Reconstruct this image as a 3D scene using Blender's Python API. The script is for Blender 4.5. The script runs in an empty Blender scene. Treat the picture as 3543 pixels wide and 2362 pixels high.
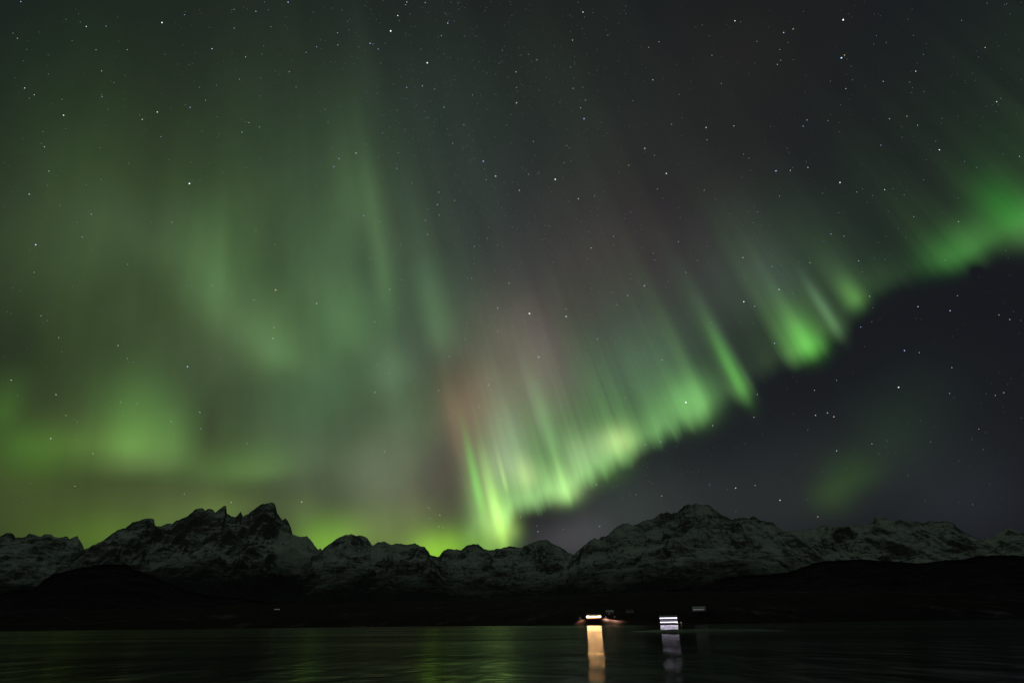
import bpy, math, random
import numpy as np
from mathutils import Matrix, Vector

random.seed(7)
R = math.radians
scene = bpy.context.scene
C = scene.collection

# ------------------------------------------------------------------ camera
CAM_Z = 4.0
PITCH = R(26.35)
ROLL = R(-0.7)
FOCAL = 20.0
cam_data = bpy.data.cameras.new("camera")
cam_data.lens = FOCAL
cam_data.sensor_width = 36.0
cam_data.clip_start = 0.5
cam_data.clip_end = 400000.0
cam = bpy.data.objects.new("camera", cam_data)
C.objects.link(cam)
CAM_R = (Matrix.Rotation(math.pi / 2 + PITCH, 4, 'X') @ Matrix.Rotation(ROLL, 4, 'Z'))
cam.matrix_world = Matrix.Translation((0, 0, CAM_Z)) @ CAM_R
scene.camera = cam

# photograph frame 3543 x 2362: bearing of a photographed point (survey of the skyline and of the sky)
FPX = FOCAL / 36.0 * 3543.0
CR = np.array(CAM_R.to_3x3())


def bearing(px, py):
    """unit world direction of the points px, py (arrays) measured on the photograph"""
    px = np.asarray(px, float); py = np.asarray(py, float)
    v = np.stack([(px - 1771.5) / FPX, -(py - 1181.0) / FPX, -np.ones_like(px)], -1)
    v = v @ CR.T
    return v / np.linalg.norm(v, axis=-1, keepdims=True)


def az_el(px, py):
    d = bearing(px, py)
    return np.arctan2(d[..., 0], d[..., 1]), np.arcsin(d[..., 2])


# ------------------------------------------------------------------ exposure
scene.view_settings.view_transform = 'Standard'
scene.view_settings.look = 'None'
scene.view_settings.exposure = 0.0
scene.view_settings.gamma = 1.0
scene.cycles.max_bounces = 6
scene.cycles.use_denoising = True
scene.cycles.sample_clamp_indirect = 4.0


def s2l(c):
    return [(x / 255.0 / 12.92) if x <= 10.3 else ((x / 255.0 + 0.055) / 1.055) ** 2.4 for x in c]


# ------------------------------------------------------------------ night sky with the aurora (world shader)
world = bpy.data.worlds.new("World")
scene.world = world
world.use_nodes = True
wt = world.node_tree
wt.nodes.clear()
WN, WL = wt.nodes, wt.links

# magnetic zenith: all auroral rays are parallel to the field and converge there
MZ = bearing(880.0, -1950.0)
E1 = bearing(1771.0, 1181.0)
E1 = E1 - MZ * float(E1 @ MZ); E1 /= np.linalg.norm(E1)
E2 = np.cross(MZ, E1)


def polar(d):
    th = np.arccos(np.clip(d @ MZ, -1, 1))
    ph = np.arctan2(d @ E2, d @ E1)
    return ph, th


def D2(x, y):
    k = 3543.0 / 2352.0
    return bearing(x * k, y * k)


def wmath(op, a, b=None, clamp=False):
    n = WN.new('ShaderNodeMath'); n.operation = op; n.use_clamp = clamp
    for i, v in enumerate((a, b)):
        if v is None: continue
        if isinstance(v, (int, float)): n.inputs[i].default_value = v
        else: WL.new(v, n.inputs[i])
    return n.outputs[0]


def wvec(op, a, b=None, c=None):
    n = WN.new('ShaderNodeVectorMath'); n.operation = op
    for i, v in enumerate((a, b, c)):
        if v is None: continue
        if isinstance(v, (tuple, list, np.ndarray)): n.inputs[i].default_value = tuple(float(q) for q in v)
        else: WL.new(v, n.inputs[i])
    return n.outputs['Value'] if op in ('DOT_PRODUCT', 'LENGTH') else n.outputs['Vector']


tc = WN.new('ShaderNodeTexCoord')
nrm = wvec('NORMALIZE', tc.outputs['Generated'])
PHI = wmath('ARCTAN2', wvec('DOT_PRODUCT', nrm, E2), wvec('DOT_PRODUCT', nrm, E1))
THETA = wmath('ARCCOSINE', wvec('DOT_PRODUCT', nrm, MZ))
comb = WN.new('ShaderNodeCombineXYZ')
WL.new(PHI, comb.inputs[0]); WL.new(THETA, comb.inputs[1]); WL.new(THETA, comb.inputs[2])
PTT = comb.outputs[0]

acc = None


def add_light(col, fac):
    global acc
    if acc is None:
        acc = wvec('SCALE', col); n = acc.node
        WL.new(fac, n.inputs['Scale'])
    else:
        n = WN.new('ShaderNodeVectorMath'); n.operation = 'MULTIPLY_ADD'
        n.inputs[0].default_value = tuple(col)
        WL.new(fac, n.inputs[1]); WL.new(acc, n.inputs[2])
        acc = n.outputs['Vector']


def glow(x, y, across, up, down, col, gain=1.0, mod=None):
    """a patch of light stretched along the auroral rays; centre and reach in photo units (2352 wide)"""
    c = D2(x, y); ph, th = polar(c)
    vx, vy = x - 584.0, y + 1295.0
    L = math.hypot(vx, vy); ux, uy = vx / L, vy / L
    ph2, _ = polar(D2(x - uy * across, y + ux * across))
    _, thd = polar(D2(x + ux * down, y + uy * down))
    _, thu = polar(D2(x - ux * up, y - uy * up))
    sa = 1.0 / max(abs(ph2 - ph), 1e-4); sd = 1.0 / abs(thd - th); su = 1.0 / abs(th - thu)
    ptt = wvec('MULTIPLY_ADD', acc, (1e-9, 1e-9, 1e-9), PTT)     # keeps the node chain sequential
    v = wvec('MULTIPLY_ADD', ptt, (sa, su, sd), (-ph * sa, -th * su, -th * sd))
    v = wvec('MINIMUM', v, (1e6, 0.0, 1e6))
    v = wvec('MAXIMUM', v, (-1e6, -1e6, 0.0))
    f = wmath('EXPONENT', wmath('MULTIPLY', wvec('DOT_PRODUCT', v, v), -1.0))
    if mod is not None:
        f = wmath('MULTIPLY', f, mod)
    add_light([a * gain for a in col], f)


def fcurve(fac, pts):
    n = WN.new('ShaderNodeFloatCurve')
    WL.new(fac, n.inputs['Value'])
    cu = n.mapping.curves[0]
    n.mapping.use_clip = False
    n.mapping.extend = 'HORIZONTAL'
    while len(cu.points) < len(pts): cu.points.new(0.5, 0.5)
    for p, q in zip(cu.points, pts):
        p.location = q; p.handle_type = 'AUTO_CLAMPED'
    n.mapping.update()
    return n.outputs[0]


def ray_noise(scale_phi, scale_th, seed, detail=2.0):
    v = wvec('MULTIPLY', PTT, (scale_phi, scale_th, 0.0))
    v = wvec('ADD', v, (seed, seed * 0.37, seed * 1.7))
    n = WN.new('ShaderNodeTexNoise'); n.noise_dimensions = '2D'
    n.inputs['Scale'].default_value = 1.0
    n.inputs['Detail'].default_value = detail
    n.inputs['Roughness'].default_value = 0.5
    WL.new(v, n.inputs['Vector'])
    return n.outputs[0]


# --- the bright lower border of the curtain, left to right (2352-wide photo units): x, y, strength, tall-ray strength
EDGE = [
    (1040, 1270, 0.00, 0.10), (1085, 1255, 0.15, 0.35), (1105, 1235, 0.45, 0.75), (1135, 1235, 0.60, 0.80),
    (1165, 1215, 0.80, 0.85), (1195, 1185, 0.95, 0.90), (1235, 1172, 1.00, 0.90), (1290, 1155, 1.00, 0.90),
    (1325, 1140, 0.85, 0.85), (1360, 1118, 0.80, 0.80), (1410, 1085, 0.85, 0.75), (1455, 1058, 0.80, 0.65),
    (1500, 1030, 0.52, 0.60), (1550, 1006, 0.50, 0.62), (1600, 985, 0.52, 0.62), (1640, 955, 0.42, 0.45),
    (1668, 930, 0.10, 0.32), (1712, 925, 0.22, 0.40), (1740, 885, 0.04, 0.22), (1800, 850, 0.10, 0.30),
    (1850, 838, 0.42, 0.34), (1895, 805, 0.24, 0.30), (1940, 775, 0.18, 0.26), (1985, 715, 0.12, 0.22),
    (2030, 675, 0.05, 0.18), (2090, 655, 0.04, 0.16), (2160, 640, 0.10, 0.12), (2230, 615, 0.14, 0.14),
    (2290, 590, 0.08, 0.12), (2352, 572, 0.12, 0.14), (2450, 530, 0.14, 0.14)]
ed = [polar(D2(e[0], e[1])) for e in EDGE]
ph_lo = min(p for p, t in ed) - 0.02; ph_hi = max(p for p, t in ed) + 0.02
sgn = 1 if ed[-1][0] > ed[0][0] else -1
PN = wmath('DIVIDE', wmath('SUBTRACT', PHI, ph_lo), ph_hi - ph_lo)
order = sorted(range(len(EDGE)), key=lambda i: ed[i][0])
epts = [((ed[i][0] - ph_lo) / (ph_hi - ph_lo), ed[i][1] / 2.0) for i in order]
ipts = [((ed[i][0] - ph_lo) / (ph_hi - ph_lo), EDGE[i][2]) for i in order]
tpts = [((ed[i][0] - ph_lo) / (ph_hi - ph_lo), EDGE[i][3]) for i in order]
ipts = [(0.0, 0.0 if sgn > 0 else ipts[0][1])] + ipts + [(1.0, ipts[-1][1] if sgn > 0 else 0.0)]
tpts = [(0.0, 0.0 if sgn > 0 else tpts[0][1])] + tpts + [(1.0, tpts[-1][1] if sgn > 0 else 0.0)]
NEAR = [0.2039, 0.5123, 0.1257]
TALLC = [0.0389, 0.0531, 0.037]
AIR = [0.0086, 0.0098, 0.0129]
TE = wmath('MULTIPLY', fcurve(PN, epts), 2.0)
wob = wmath('MULTIPLY', wmath('SUBTRACT', ray_noise(34, 0.0, 3.1, 3.0), 0.5), 0.030)
TE = wmath('ADD', TE, wob)
H = wmath('SUBTRACT', TE, THETA)            # height above the border, radians
INT = fcurve(PN, ipts)
TALL = fcurve(PN, tpts)
below = wmath('DIVIDE', wmath('ADD', H, 0.010), 0.040, clamp=True)
below = wmath('MULTIPLY', below, below)
below = wmath('MULTIPLY', below, wmath('SUBTRACT', 2.0, below))
Hp = wmath('MAXIMUM', H, 0.0)
fine = ray_noise(52, 1.2, 11.3, 2.5)
mid = ray_noise(17, 0.9, 5.9, 2.0)
modf = wmath('MAXIMUM', wmath('ADD', wmath('MULTIPLY', fine, 1.0), wmath('ADD', wmath('MULTIPLY', mid, 1.0), 0.0)), 0.2)
near = wmath('MULTIPLY', wmath('MULTIPLY', below, wmath('EXPONENT', wmath('DIVIDE', Hp, -0.095))), wmath('MULTIPLY', INT, modf))
add_light(NEAR, near)
modt = wmath('ADD', wmath('ADD', wmath('MULTIPLY', mid, 0.5), wmath('MULTIPLY', fine, 0.22)), 0.45)
tall = wmath('MULTIPLY', wmath('MULTIPLY', below, wmath('EXPONENT', wmath('DIVIDE', Hp, -0.20))), wmath('MULTIPLY', TALL, modt))
add_light(TALLC, tall)

# --- patches: x, y, across, up, down, colour (light they add)
# (light in 1/10000 of full radiance, red green blue)
GLOWS = [
    (1150, 1075, 40, 80, 50, 900, 750, 650), (1290, 1118, 60, 50, 32, 900, 1000, 550), (1135, 1215, 26, 80, 50, 900, 900, 180),
    (1210, 1090, 24, 34, 30, 1100, 1300, 500), (320, 1068, 95, 60, 34, 338, 620, 155), (1410, 1010, 40, 30, 28, 600, 700, 300),
    (1205, 1092, 26, 45, 32, 1295, 1432, 414), (1215, 1150, 50, 60, 22, 718, 1011, 378), (1300, 1135, 34, 55, 25, 1701, 3292, 784),
    (1325, 1060, 28, 60, 45, 833, 1104, 599), (1370, 1040, 42, 50, 40, 1177, 1552, 811), (1425, 1012, 34, 34, 32, 2319, 2914, 905),
    (1385, 1085, 60, 40, 30, 153, 632, 4), (1580, 920, 60, 50, 45, 808, 2569, 579), (1500, 985, 50, 40, 32, 400, 1078, 316),
    (1610, 960, 30, 40, 25, 266, 692, 144), (1098, 1130, 10, 120, 50, 454, 2884, 226), (1128, 1160, 7, 110, 30, 675, 1178, 351),
    (1148, 1205, 12, 120, 70, 1607, 3382, 344), (1160, 1110, 5, 55, 18, 1172, 1881, 319), (1165, 1215, 28, 60, 30, 2048, 3417, 616),
    (1265, 1000, 20, 120, 60, 504, 1138, 425), (1235, 960, 12, 140, 60, 258, 399, 235), (1290, 1100, 7, 60, 40, 646, 1112, 261),
    (1120, 1160, 40, 100, 90, 1220, 2208, 470), (1185, 1050, 40, 120, 60, 843, 1298, 861), (1090, 930, 60, 110, 70, 562, 256, 250),
    (1692, 870, 15, 110, 48, 548, 2623, 247), (1660, 790, 16, 130, 70, 153, 275, 173), (1722, 880, 7, 60, 32, 160, 369, 130),
    (1855, 795, 34, 62, 30, 544, 3356, 199), (1822, 735, 34, 70, 50, 223, 518, 164), (1780, 650, 50, 90, 60, 59, 38, 135),
    (1915, 745, 12, 90, 34, 486, 1197, 411), (1885, 695, 16, 70, 60, 268, 469, 316), (1962, 685, 22, 44, 26, 594, 1845, 285),
    (1930, 640, 30, 60, 40, 151, 314, 135), (2030, 650, 60, 60, 22, 81, 275, 67), (2205, 582, 52, 55, 32, 189, 1327, 146),
    (2260, 545, 50, 60, 30, 203, 883, 139), (2330, 500, 50, 90, 42, 0, 1435, 0), (2352, 400, 90, 170, 110, 0, 75, 0),
    (2150, 600, 60, 60, 30, 0, 309, 3), (2400, 520, 60, 60, 40, 648, 1874, 476), (1960, 1095, 62, 60, 36, 76, 303, 0),
    (2060, 980, 90, 80, 90, 16, 78, 17), (1910, 1140, 50, 40, 40, 105, 294, 0), (1005, 1268, 70, 46, 60, 2246, 5255, 0),
    (1120, 1265, 50, 60, 40, 1056, 2697, 347), (745, 1258, 75, 60, 60, 1361, 3382, 65), (500, 1185, 120, 50, 80, 579, 1010, 137),
    (250, 1240, 160, 60, 80, 523, 1134, 4), (880, 1230, 160, 70, 80, 801, 1312, 171), (690, 1180, 60, 50, 60, 334, 558, 115),
    (385, 1030, 80, 110, 44, 276, 699, 124), (290, 1010, 90, 120, 44, 460, 1301, 153), (330, 940, 130, 120, 90, 45, 138, 43),
    (200, 1000, 120, 70, 60, 138, 105, 36), (90, 1030, 110, 60, 60, 122, 672, 0), (-10, 940, 60, 70, 50, 53, 228, 0),
    (590, 1078, 90, 60, 30, 366, 924, 147), (470, 1085, 90, 40, 25, 87, 342, 56), (600, 1000, 80, 90, 60, 76, 121, 84),
    (430, 900, 260, 220, 200, 11, 0, 80), (635, 800, 62, 110, 46, 268, 633, 187), (560, 740, 60, 110, 60, 111, 268, 115),
    (490, 650, 66, 140, 80, 300, 739, 264), (470, 520, 110, 120, 90, 25, 76, 39), (800, 760, 72, 110, 70, 231, 593, 166),
    (295, 720, 44, 60, 44, 56, 108, 58), (910, 850, 70, 70, 60, 455, 790, 410), (960, 950, 90, 90, 100, 333, 734, 326),
    (1010, 760, 40, 140, 60, 373, 798, 304), (880, 620, 22, 240, 90, 222, 498, 154), (975, 600, 20, 300, 80, 43, 102, 65),
    (810, 450, 60, 150, 100, 167, 337, 96), (850, 200, 26, 200, 140, 49, 81, 47), (640, 560, 120, 170, 120, 7, 8, 39),
    (100, 560, 170, 200, 160, 170, 313, 123), (730, 900, 110, 90, 90, 175, 433, 204), (700, 1050, 100, 80, 80, 207, 333, 180),
    (880, 1080, 110, 100, 110, 625, 880, 492), (800, 640, 230, 260, 220, 224, 550, 302), (100, 100, 300, 400, 300, 1, 43, 0),
    (520, 760, 620, 480, 520, 365, 671, 79), (900, 300, 420, 500, 500, 82, 149, 64), (250, 1150, 500, 150, 120, 320, 461, 40),
    (1170, 850, 90, 150, 130, 795, 550, 470), (1270, 850, 60, 170, 110, 465, 300, 352), (1350, 700, 190, 230, 160, 203, 78, 127),
    (1450, 850, 110, 150, 110, 242, 423, 371), (1560, 780, 110, 150, 100, 20, 57, 20), (1050, 920, 70, 90, 90, 368, 113, 0),
    (1130, 560, 170, 260, 180, 81, 89, 141), (1500, 500, 330, 280, 260, 106, 90, 70), (1700, 640, 150, 150, 90, 191, 266, 200),
    (1450, 1180, 160, 120, 120, 188, 232, 206), (1800, 1150, 330, 160, 120, 122, 147, 125), (1300, 1240, 90, 50, 60, 392, 346, 388),
    (1300, 60, 230, 200, 170, 33, 44, 13), (1750, 60, 230, 200, 170, 32, 22, 0), (150, 300, 230, 200, 170, 16, 50, 16),
    (550, 300, 230, 200, 170, 3, 34, 34), (950, 300, 230, 200, 170, 31, 59, 52), (1350, 300, 230, 200, 170, 29, 54, 33),
    (330, 540, 150, 130, 120, 98, 165, 122), (900, 540, 150, 130, 120, 85, 36, 47), (1550, 540, 150, 130, 120, 50, 13, 46),
    (1900, 540, 150, 130, 120, 27, 99, 37), (500, 800, 150, 130, 120, 86, 49, 76), (760, 800, 150, 130, 120, 0, 1, 41),
    (1000, 800, 150, 130, 120, 176, 197, 185), (1300, 800, 150, 130, 120, 46, 0, 10), (1600, 800, 150, 130, 120, 71, 124, 83),
    (760, 1000, 150, 130, 120, 64, 116, 116), (960, 1000, 150, 130, 120, 174, 136, 87), (1120, 1000, 150, 130, 120, 395, 149, 212),
    (400, 1160, 150, 130, 120, 164, 153, 110), (650, 1160, 150, 130, 120, 93, 18, 104), (850, 1160, 150, 130, 120, 106, 37, 57),
    (1010, 1160, 150, 130, 120, 373, 254, 234), (1450, 1160, 150, 130, 120, 10, 25, 6), (2200, 1160, 150, 130, 120, 75, 89, 100),
    (1050, 1000, 20, 110, 110, 420, 110, 110), (1080, 990, 16, 90, 70, 260, 110, 100), (395, 570, 50, 80, 60, 90, 190, 70),
    (440, 640, 46, 80, 60, 110, 230, 80), (500, 715, 46, 70, 55, 130, 270, 90), (570, 775, 50, 60, 45, 130, 280, 90),
    (650, 812, 60, 60, 40, 130, 280, 90), (300, 540, 90, 80, 60, 60, 120, 40), (725, 850, 60, 50, 40, 60, 120, 50),
    (300, 1028, 46, 60, 32, 211, 493, 79), (405, 1015, 42, 70, 40, 202, 493, 97), (345, 940, 50, 90, 70, 106, 290, 53),
    (150, 1020, 110, 40, 30, 130, 250, 30), (15, 930, 40, 70, 60, 110, 330, 30), (590, 1085, 60, 40, 26, 120, 240, 60),
    (535, 590, 24, 110, 70, -110, -190, -80), (625, 600, 30, 110, 80, -80, -150, -60), (830, 620, 26, 90, 70, -90, -160, -70),
    (480, 990, 22, 70, 80, -110, -260, -60), (330, 1098, 150, 22, 26, -170, -260, -70), (700, 905, 60, 60, 60, -70, -110, -50),
    (690, 760, 22, 120, 90, -60, -140, -40), (560, 900, 90, 50, 60, -70, -110, -30), (60, 800, 90, 110, 70, -60, -90, -30),
    (930, 400, 22, 240, 200, -34, -52, -34), (1020, 560, 26, 180, 140, -60, -90, -50), (2040, 1010, 70, 110, 60, 30, 70, 25),
    (2130, 900, 90, 100, 80, 20, 45, 20), (2240, 620, 12, 60, 20, -60, -260, -60), (2310, 540, 14, 90, 40, -60, -220, -60),
    (2180, 560, 12, 70, 40, -40, -160, -40),
]
for g_ in GLOWS:
    lum = 0.25 * g_[5] + 0.6 * g_[6] + 0.15 * g_[7]
    glow(*g_[:5], [(q * 0.95 + lum * 0.05) * 1e-4 for q in g_[5:]])
# folds and wisps: the whole display is modulated along and across the rays
tex = wmath('ADD', wmath('MULTIPLY', ray_noise(4.5, 3.6, 21.7, 4.0), 0.80), wmath('MULTIPLY', ray_noise(17, 1.0, 8.2, 3.0), 0.26))
tex = wmath('ADD', tex, 1.0 - 0.53)
tex = wmath('MAXIMUM', tex, 0.3)
acc = wvec('MAXIMUM', acc, (0.0, 0.0, 0.0))
acc = wvec('SCALE', acc); WL.new(tex, acc.node.inputs['Scale'])
# extra glow added to the unseen sky overhead and behind, brightening the mountains
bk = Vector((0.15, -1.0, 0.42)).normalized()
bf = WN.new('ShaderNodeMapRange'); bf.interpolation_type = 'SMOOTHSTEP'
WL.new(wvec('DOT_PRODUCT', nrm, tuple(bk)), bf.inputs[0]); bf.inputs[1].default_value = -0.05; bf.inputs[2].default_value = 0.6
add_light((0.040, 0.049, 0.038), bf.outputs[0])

# plain night sky under the aurora: a Nishita sky with the sun far below the horizon plus faint air glow
sky = WN.new('ShaderNodeTexSky')
sky.sky_type = 'NISHITA'
sky.sun_disc = False
sky.sun_elevation = R(-9.0)
sky.sun_rotation = R(200.0)
skyl = wvec('SCALE', sky.outputs[0]); skyl.node.inputs['Scale'].default_value = 0.05
air = wvec('ADD', acc, AIR)
tot = wvec('ADD', air, skyl)
# grey out the part of the sphere under the horizon
bg = WN.new('ShaderNodeBackground')
WL.new(tot, bg.inputs['Color'])
bg.inputs['Strength'].default_value = 1.0
out = WN.new('ShaderNodeOutputWorld')
WL.new(bg.outputs[0], out.inputs['Surface'])
world.cycles.sampling_method = 'MANUAL'
world.cycles.sample_map_resolution = 512

# ------------------------------------------------------------------ helpers
def setp(o, label=None, cat=None, group=None, kind=None):
    if label: o['label'] = label
    if cat: o['category'] = cat
    if group: o['group'] = group
    if kind: o['kind'] = kind
    return o


class NT:
    """small material node helper"""
    def __init__(s, name):
        s.m = bpy.data.materials.new(name); s.m.use_nodes = True
        s.t = s.m.node_tree; s.t.nodes.clear()
        s.out = s.t.nodes.new('ShaderNodeOutputMaterial')
        s.b = s.t.nodes.new('ShaderNodeBsdfPrincipled')
        s.t.links.new(s.b.outputs[0], s.out.inputs[0])

    def n(s, t, **k):
        x = s.t.nodes.new(t)
        for a, v in k.items(): setattr(x, a, v)
        return x

    def l(s, a, b): s.t.links.new(a, b)

    def math(s, op, a, b=None, clamp=False):
        n = s.n('ShaderNodeMath', operation=op, use_clamp=clamp)
        for i, v in enumerate((a, b)):
            if v is None: continue
            if isinstance(v, (int, float)): n.inputs[i].default_value = v
            else: s.l(v, n.inputs[i])
        return n.outputs[0]

    def noise(s, vec, scale, detail=4, rough=0.55, dist=0.0):
        n = s.n('ShaderNodeTexNoise'); n.inputs['Scale'].default_value = scale
        n.inputs['Detail'].default_value = detail; n.inputs['Roughness'].default_value = rough
        n.inputs['Distortion'].default_value = dist
        if vec is not None: s.l(vec, n.inputs['Vector'])
        return n.outputs[0]

    def scaled(s, vec, sc):
        n = s.n('ShaderNodeVectorMath', operation='MULTIPLY'); s.l(vec, n.inputs[0]); n.inputs[1].default_value = sc
        return n.outputs[0]

    def mix(s, f, a, b):
        n = s.n('ShaderNodeMix', data_type='RGBA')
        for i, v in ((0, f), (6, a), (7, b)):
            if isinstance(v, (int, float)): n.inputs[i].default_value = v
            elif isinstance(v, (tuple, list)): n.inputs[i].default_value = tuple(v) + (1,) if len(v) == 3 else v
            else: s.l(v, n.inputs[i])
        return n.outputs[2]

    def ramp(s, v, lo, hi):
        n = s.n('ShaderNodeMapRange', interpolation_type='SMOOTHSTEP')
        s.l(v, n.inputs[0]); n.inputs[1].default_value = lo; n.inputs[2].default_value = hi
        return n.outputs[0]

    def pos(s):
        g = s.n('ShaderNodeNewGeometry'); return g


def paint(name, col, rough=0.7, vary=0.25, scale=1.5, metal=0.0):
    t = NT(name)
    g = t.pos()
    f = t.noise(t.scaled(g.outputs['Position'], (1, 1, 2.5)), scale, 5)
    a = tuple(c * (1 - vary) for c in col); b = tuple(min(1, c * (1 + vary)) for c in col)
    t.l(t.mix(t.ramp(f, 0.3, 0.7), a, b), t.b.inputs['Base Color'])
    t.b.inputs['Roughness'].default_value = rough
    t.b.inputs['Metallic'].default_value = metal
    return t.m


def lit(name, col, strength):
    t = NT(name)
    t.b.inputs['Base Color'].default_value = (0.8, 0.8, 0.8, 1)
    t.b.inputs['Emission Color'].default_value = tuple(col) + (1,)
    g = t.pos()
    f = t.noise(t.scaled(g.outputs['Position'], (0.6, 0.6, 2.0)), 1.0, 2)
    t.l(t.math('MULTIPLY', t.math('ADD', f, 0.5), strength), t.b.inputs['Emission Strength'])
    return t.m


def mountain_mat(name, field=None, snow=(0.55, 0.61, 0.54), tree_lo=260.0, tree_hi=430.0, snow_bias=0.0, forest=(0.035, 0.035, 0.035)):
    t = NT(name)
    g = t.pos()
    P = g.outputs['Position']
    sep = t.n('ShaderNodeSeparateXYZ'); t.l(g.outputs['Normal'], sep.inputs[0])
    sp = t.n('ShaderNodeSeparateXYZ'); t.l(P, sp.inputs[0])
    nz, z = sep.outputs[2], sp.outputs[2]
    big = t.noise(t.scaled(P, (1, 1, 1.6)), 0.0022, 5, 0.6)
    strata = t.noise(t.scaled(P, (0.45, 0.45, 2.6)), 0.011, 6, 0.62, 1.2)
    small = t.noise(P, 0.035, 4, 0.6)
    s = t.math('ADD', nz, t.math('MULTIPLY', t.math('SUBTRACT', strata, 0.5), 1.7))
    s = t.math('ADD', s, t.math('MULTIPLY', t.math('SUBTRACT', big, 0.5), 1.9))
    s = t.math('ADD', s, t.math('MULTIPLY', t.math('SUBTRACT', small, 0.5), 0.6))
    s = t.math('ADD', s, snow_bias)
    if field:      # one smooth wind-packed snowfield
        sq = t.n('ShaderNodeSeparateXYZ'); t.l(P, sq.inputs[0])
        br = t.math('DIVIDE', sq.outputs[0], t.math('MAXIMUM', sq.outputs[1], 1.0))
        br = t.math('ADD', br, t.math('MULTIPLY', t.math('SUBTRACT', big, 0.5), 0.05))
        fm = t.math('MULTIPLY', t.ramp(br, field[0] - 0.006, field[0] + 0.006), t.math('SUBTRACT', 1.0, t.ramp(br, field[1] - 0.01, field[1] + 0.01)))
        fm = t.math('MULTIPLY', fm, t.math('MULTIPLY', t.ramp(z, 260, 420), t.math('SUBTRACT', 1.0, t.ramp(t.math('ADD', z, t.math('MULTIPLY', strata, 200.0)), 950, 1120))))
        s = t.math('ADD', s, t.math('MULTIPLY', fm, 0.6))
    sf = t.ramp(s, 0.32, 1.10)
    rock = t.mix(small, (0.05, 0.053, 0.05), (0.14, 0.14, 0.135))
    snowc = t.mix(small, tuple(c * 0.82 for c in snow), snow)
    c = t.mix(sf, rock, snowc)
    tz = t.math('ADD', z, t.math('MULTIPLY', t.math('SUBTRACT', big, 0.5), 420.0))
    tz = t.math('ADD', tz, t.math('MULTIPLY', t.math('SUBTRACT', strata, 0.5), 260.0))
    tf = t.ramp(tz, tree_lo, tree_hi)
    fo = t.mix(t.ramp(small, 0.5, 0.8), forest, tuple(min(1, q * 2.2) for q in forest))
    c = t.mix(tf, fo, c)
    t.l(c, t.b.inputs['Base Color'])
    t.b.inputs['Roughness'].default_value = 0.85
    t.b.inputs['Specular IOR Level'].default_value = 0.05
    bu = t.n('ShaderNodeBump'); bu.inputs['Strength'].default_value = 0.8; bu.inputs['Distance'].default_value = 14.0
    hh = t.math('ADD', t.math('MULTIPLY', small, 1.0), t.math('MULTIPLY', strata, 2.0))
    t.l(hh, bu.inputs['Height']); t.l(bu.outputs[0], t.b.inputs['Normal'])
    return t.m


# numpy value noise
def _hash(ix, iy, seed):
    h = (ix.astype(np.int64) * 374761393 + iy.astype(np.int64) * 668265263 + seed * 1442695041) & 0xffffffff
    h = ((h ^ (h >> 13)) * 1274126177) & 0xffffffff
    h = h ^ (h >> 16)
    return (h & 0xffffff) / float(0xffffff)


def vnoise(x, y, seed=0):
    ix = np.floor(x); iy = np.floor(y); fx = x - ix; fy = y - iy
    fx = fx * fx * fx * (fx * (fx * 6 - 15) + 10); fy = fy * fy * fy * (fy * (fy * 6 - 15) + 10)
    a = _hash(ix, iy, seed); b = _hash(ix + 1, iy, seed); c = _hash(ix, iy + 1, seed); d = _hash(ix + 1, iy + 1, seed)
    return (a * (1 - fx) + b * fx) * (1 - fy) + (c * (1 - fx) + d * fx) * fy


def fbm(x, y, seed=0, oct=5, gain=0.5, ridged=False):
    s = 0.0; a = 1.0; t = 0.0
    for i in range(oct):
        n = vnoise(x, y, seed + i * 17)
        if ridged: n = 1 - np.abs(2 * n - 1); n = n * n
        s = s + a * n; t += a; a *= gain
        x, y = x * 1.97 + y * 0.31 + 5.2, y * 1.97 - x * 0.31 + 1.7
    return s / t


def grid_mesh(name, X, Y, Z, mat):
    nr, nc = X.shape
    me = bpy.data.meshes.new(name)
    co = np.stack([X, Y, Z], -1).reshape(-1, 3).astype(np.float32)
    i = np.arange(nr * nc).reshape(nr, nc)
    q = np.stack([i[:-1, :-1], i[:-1, 1:], i[1:, 1:], i[1:, :-1]], -1).reshape(-1, 4)
    me.vertices.add(len(co)); me.vertices.foreach_set('co', co.ravel())
    me.loops.add(q.size); me.loops.foreach_set('vertex_index', q.ravel().astype(np.int32))
    me.polygons.add(len(q)); me.polygons.foreach_set('loop_start', np.arange(0, q.size, 4, dtype=np.int32))
    me.polygons.foreach_set('use_smooth', np.ones(len(q), dtype=bool))
    me.update(calc_edges=True); me.validate()
    me.materials.append(mat)
    o = bpy.data.objects.new(name, me); C.objects.link(o)
    return o


def zoomA(p): return [(x / 1.96, 1650 + y / 1.96) for x, y in p]
def zoomB(p): return [(1000 + x / 1.96, 1650 + y / 1.96) for x, y in p]
def zoomC(p): return [(1900 + x / 2.202, 1650 + y / 2.202) for x, y in p]
def zoomD(p): return [(2500 + x / 2.202, 1650 + y / 2.202) for x, y in p]


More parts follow.
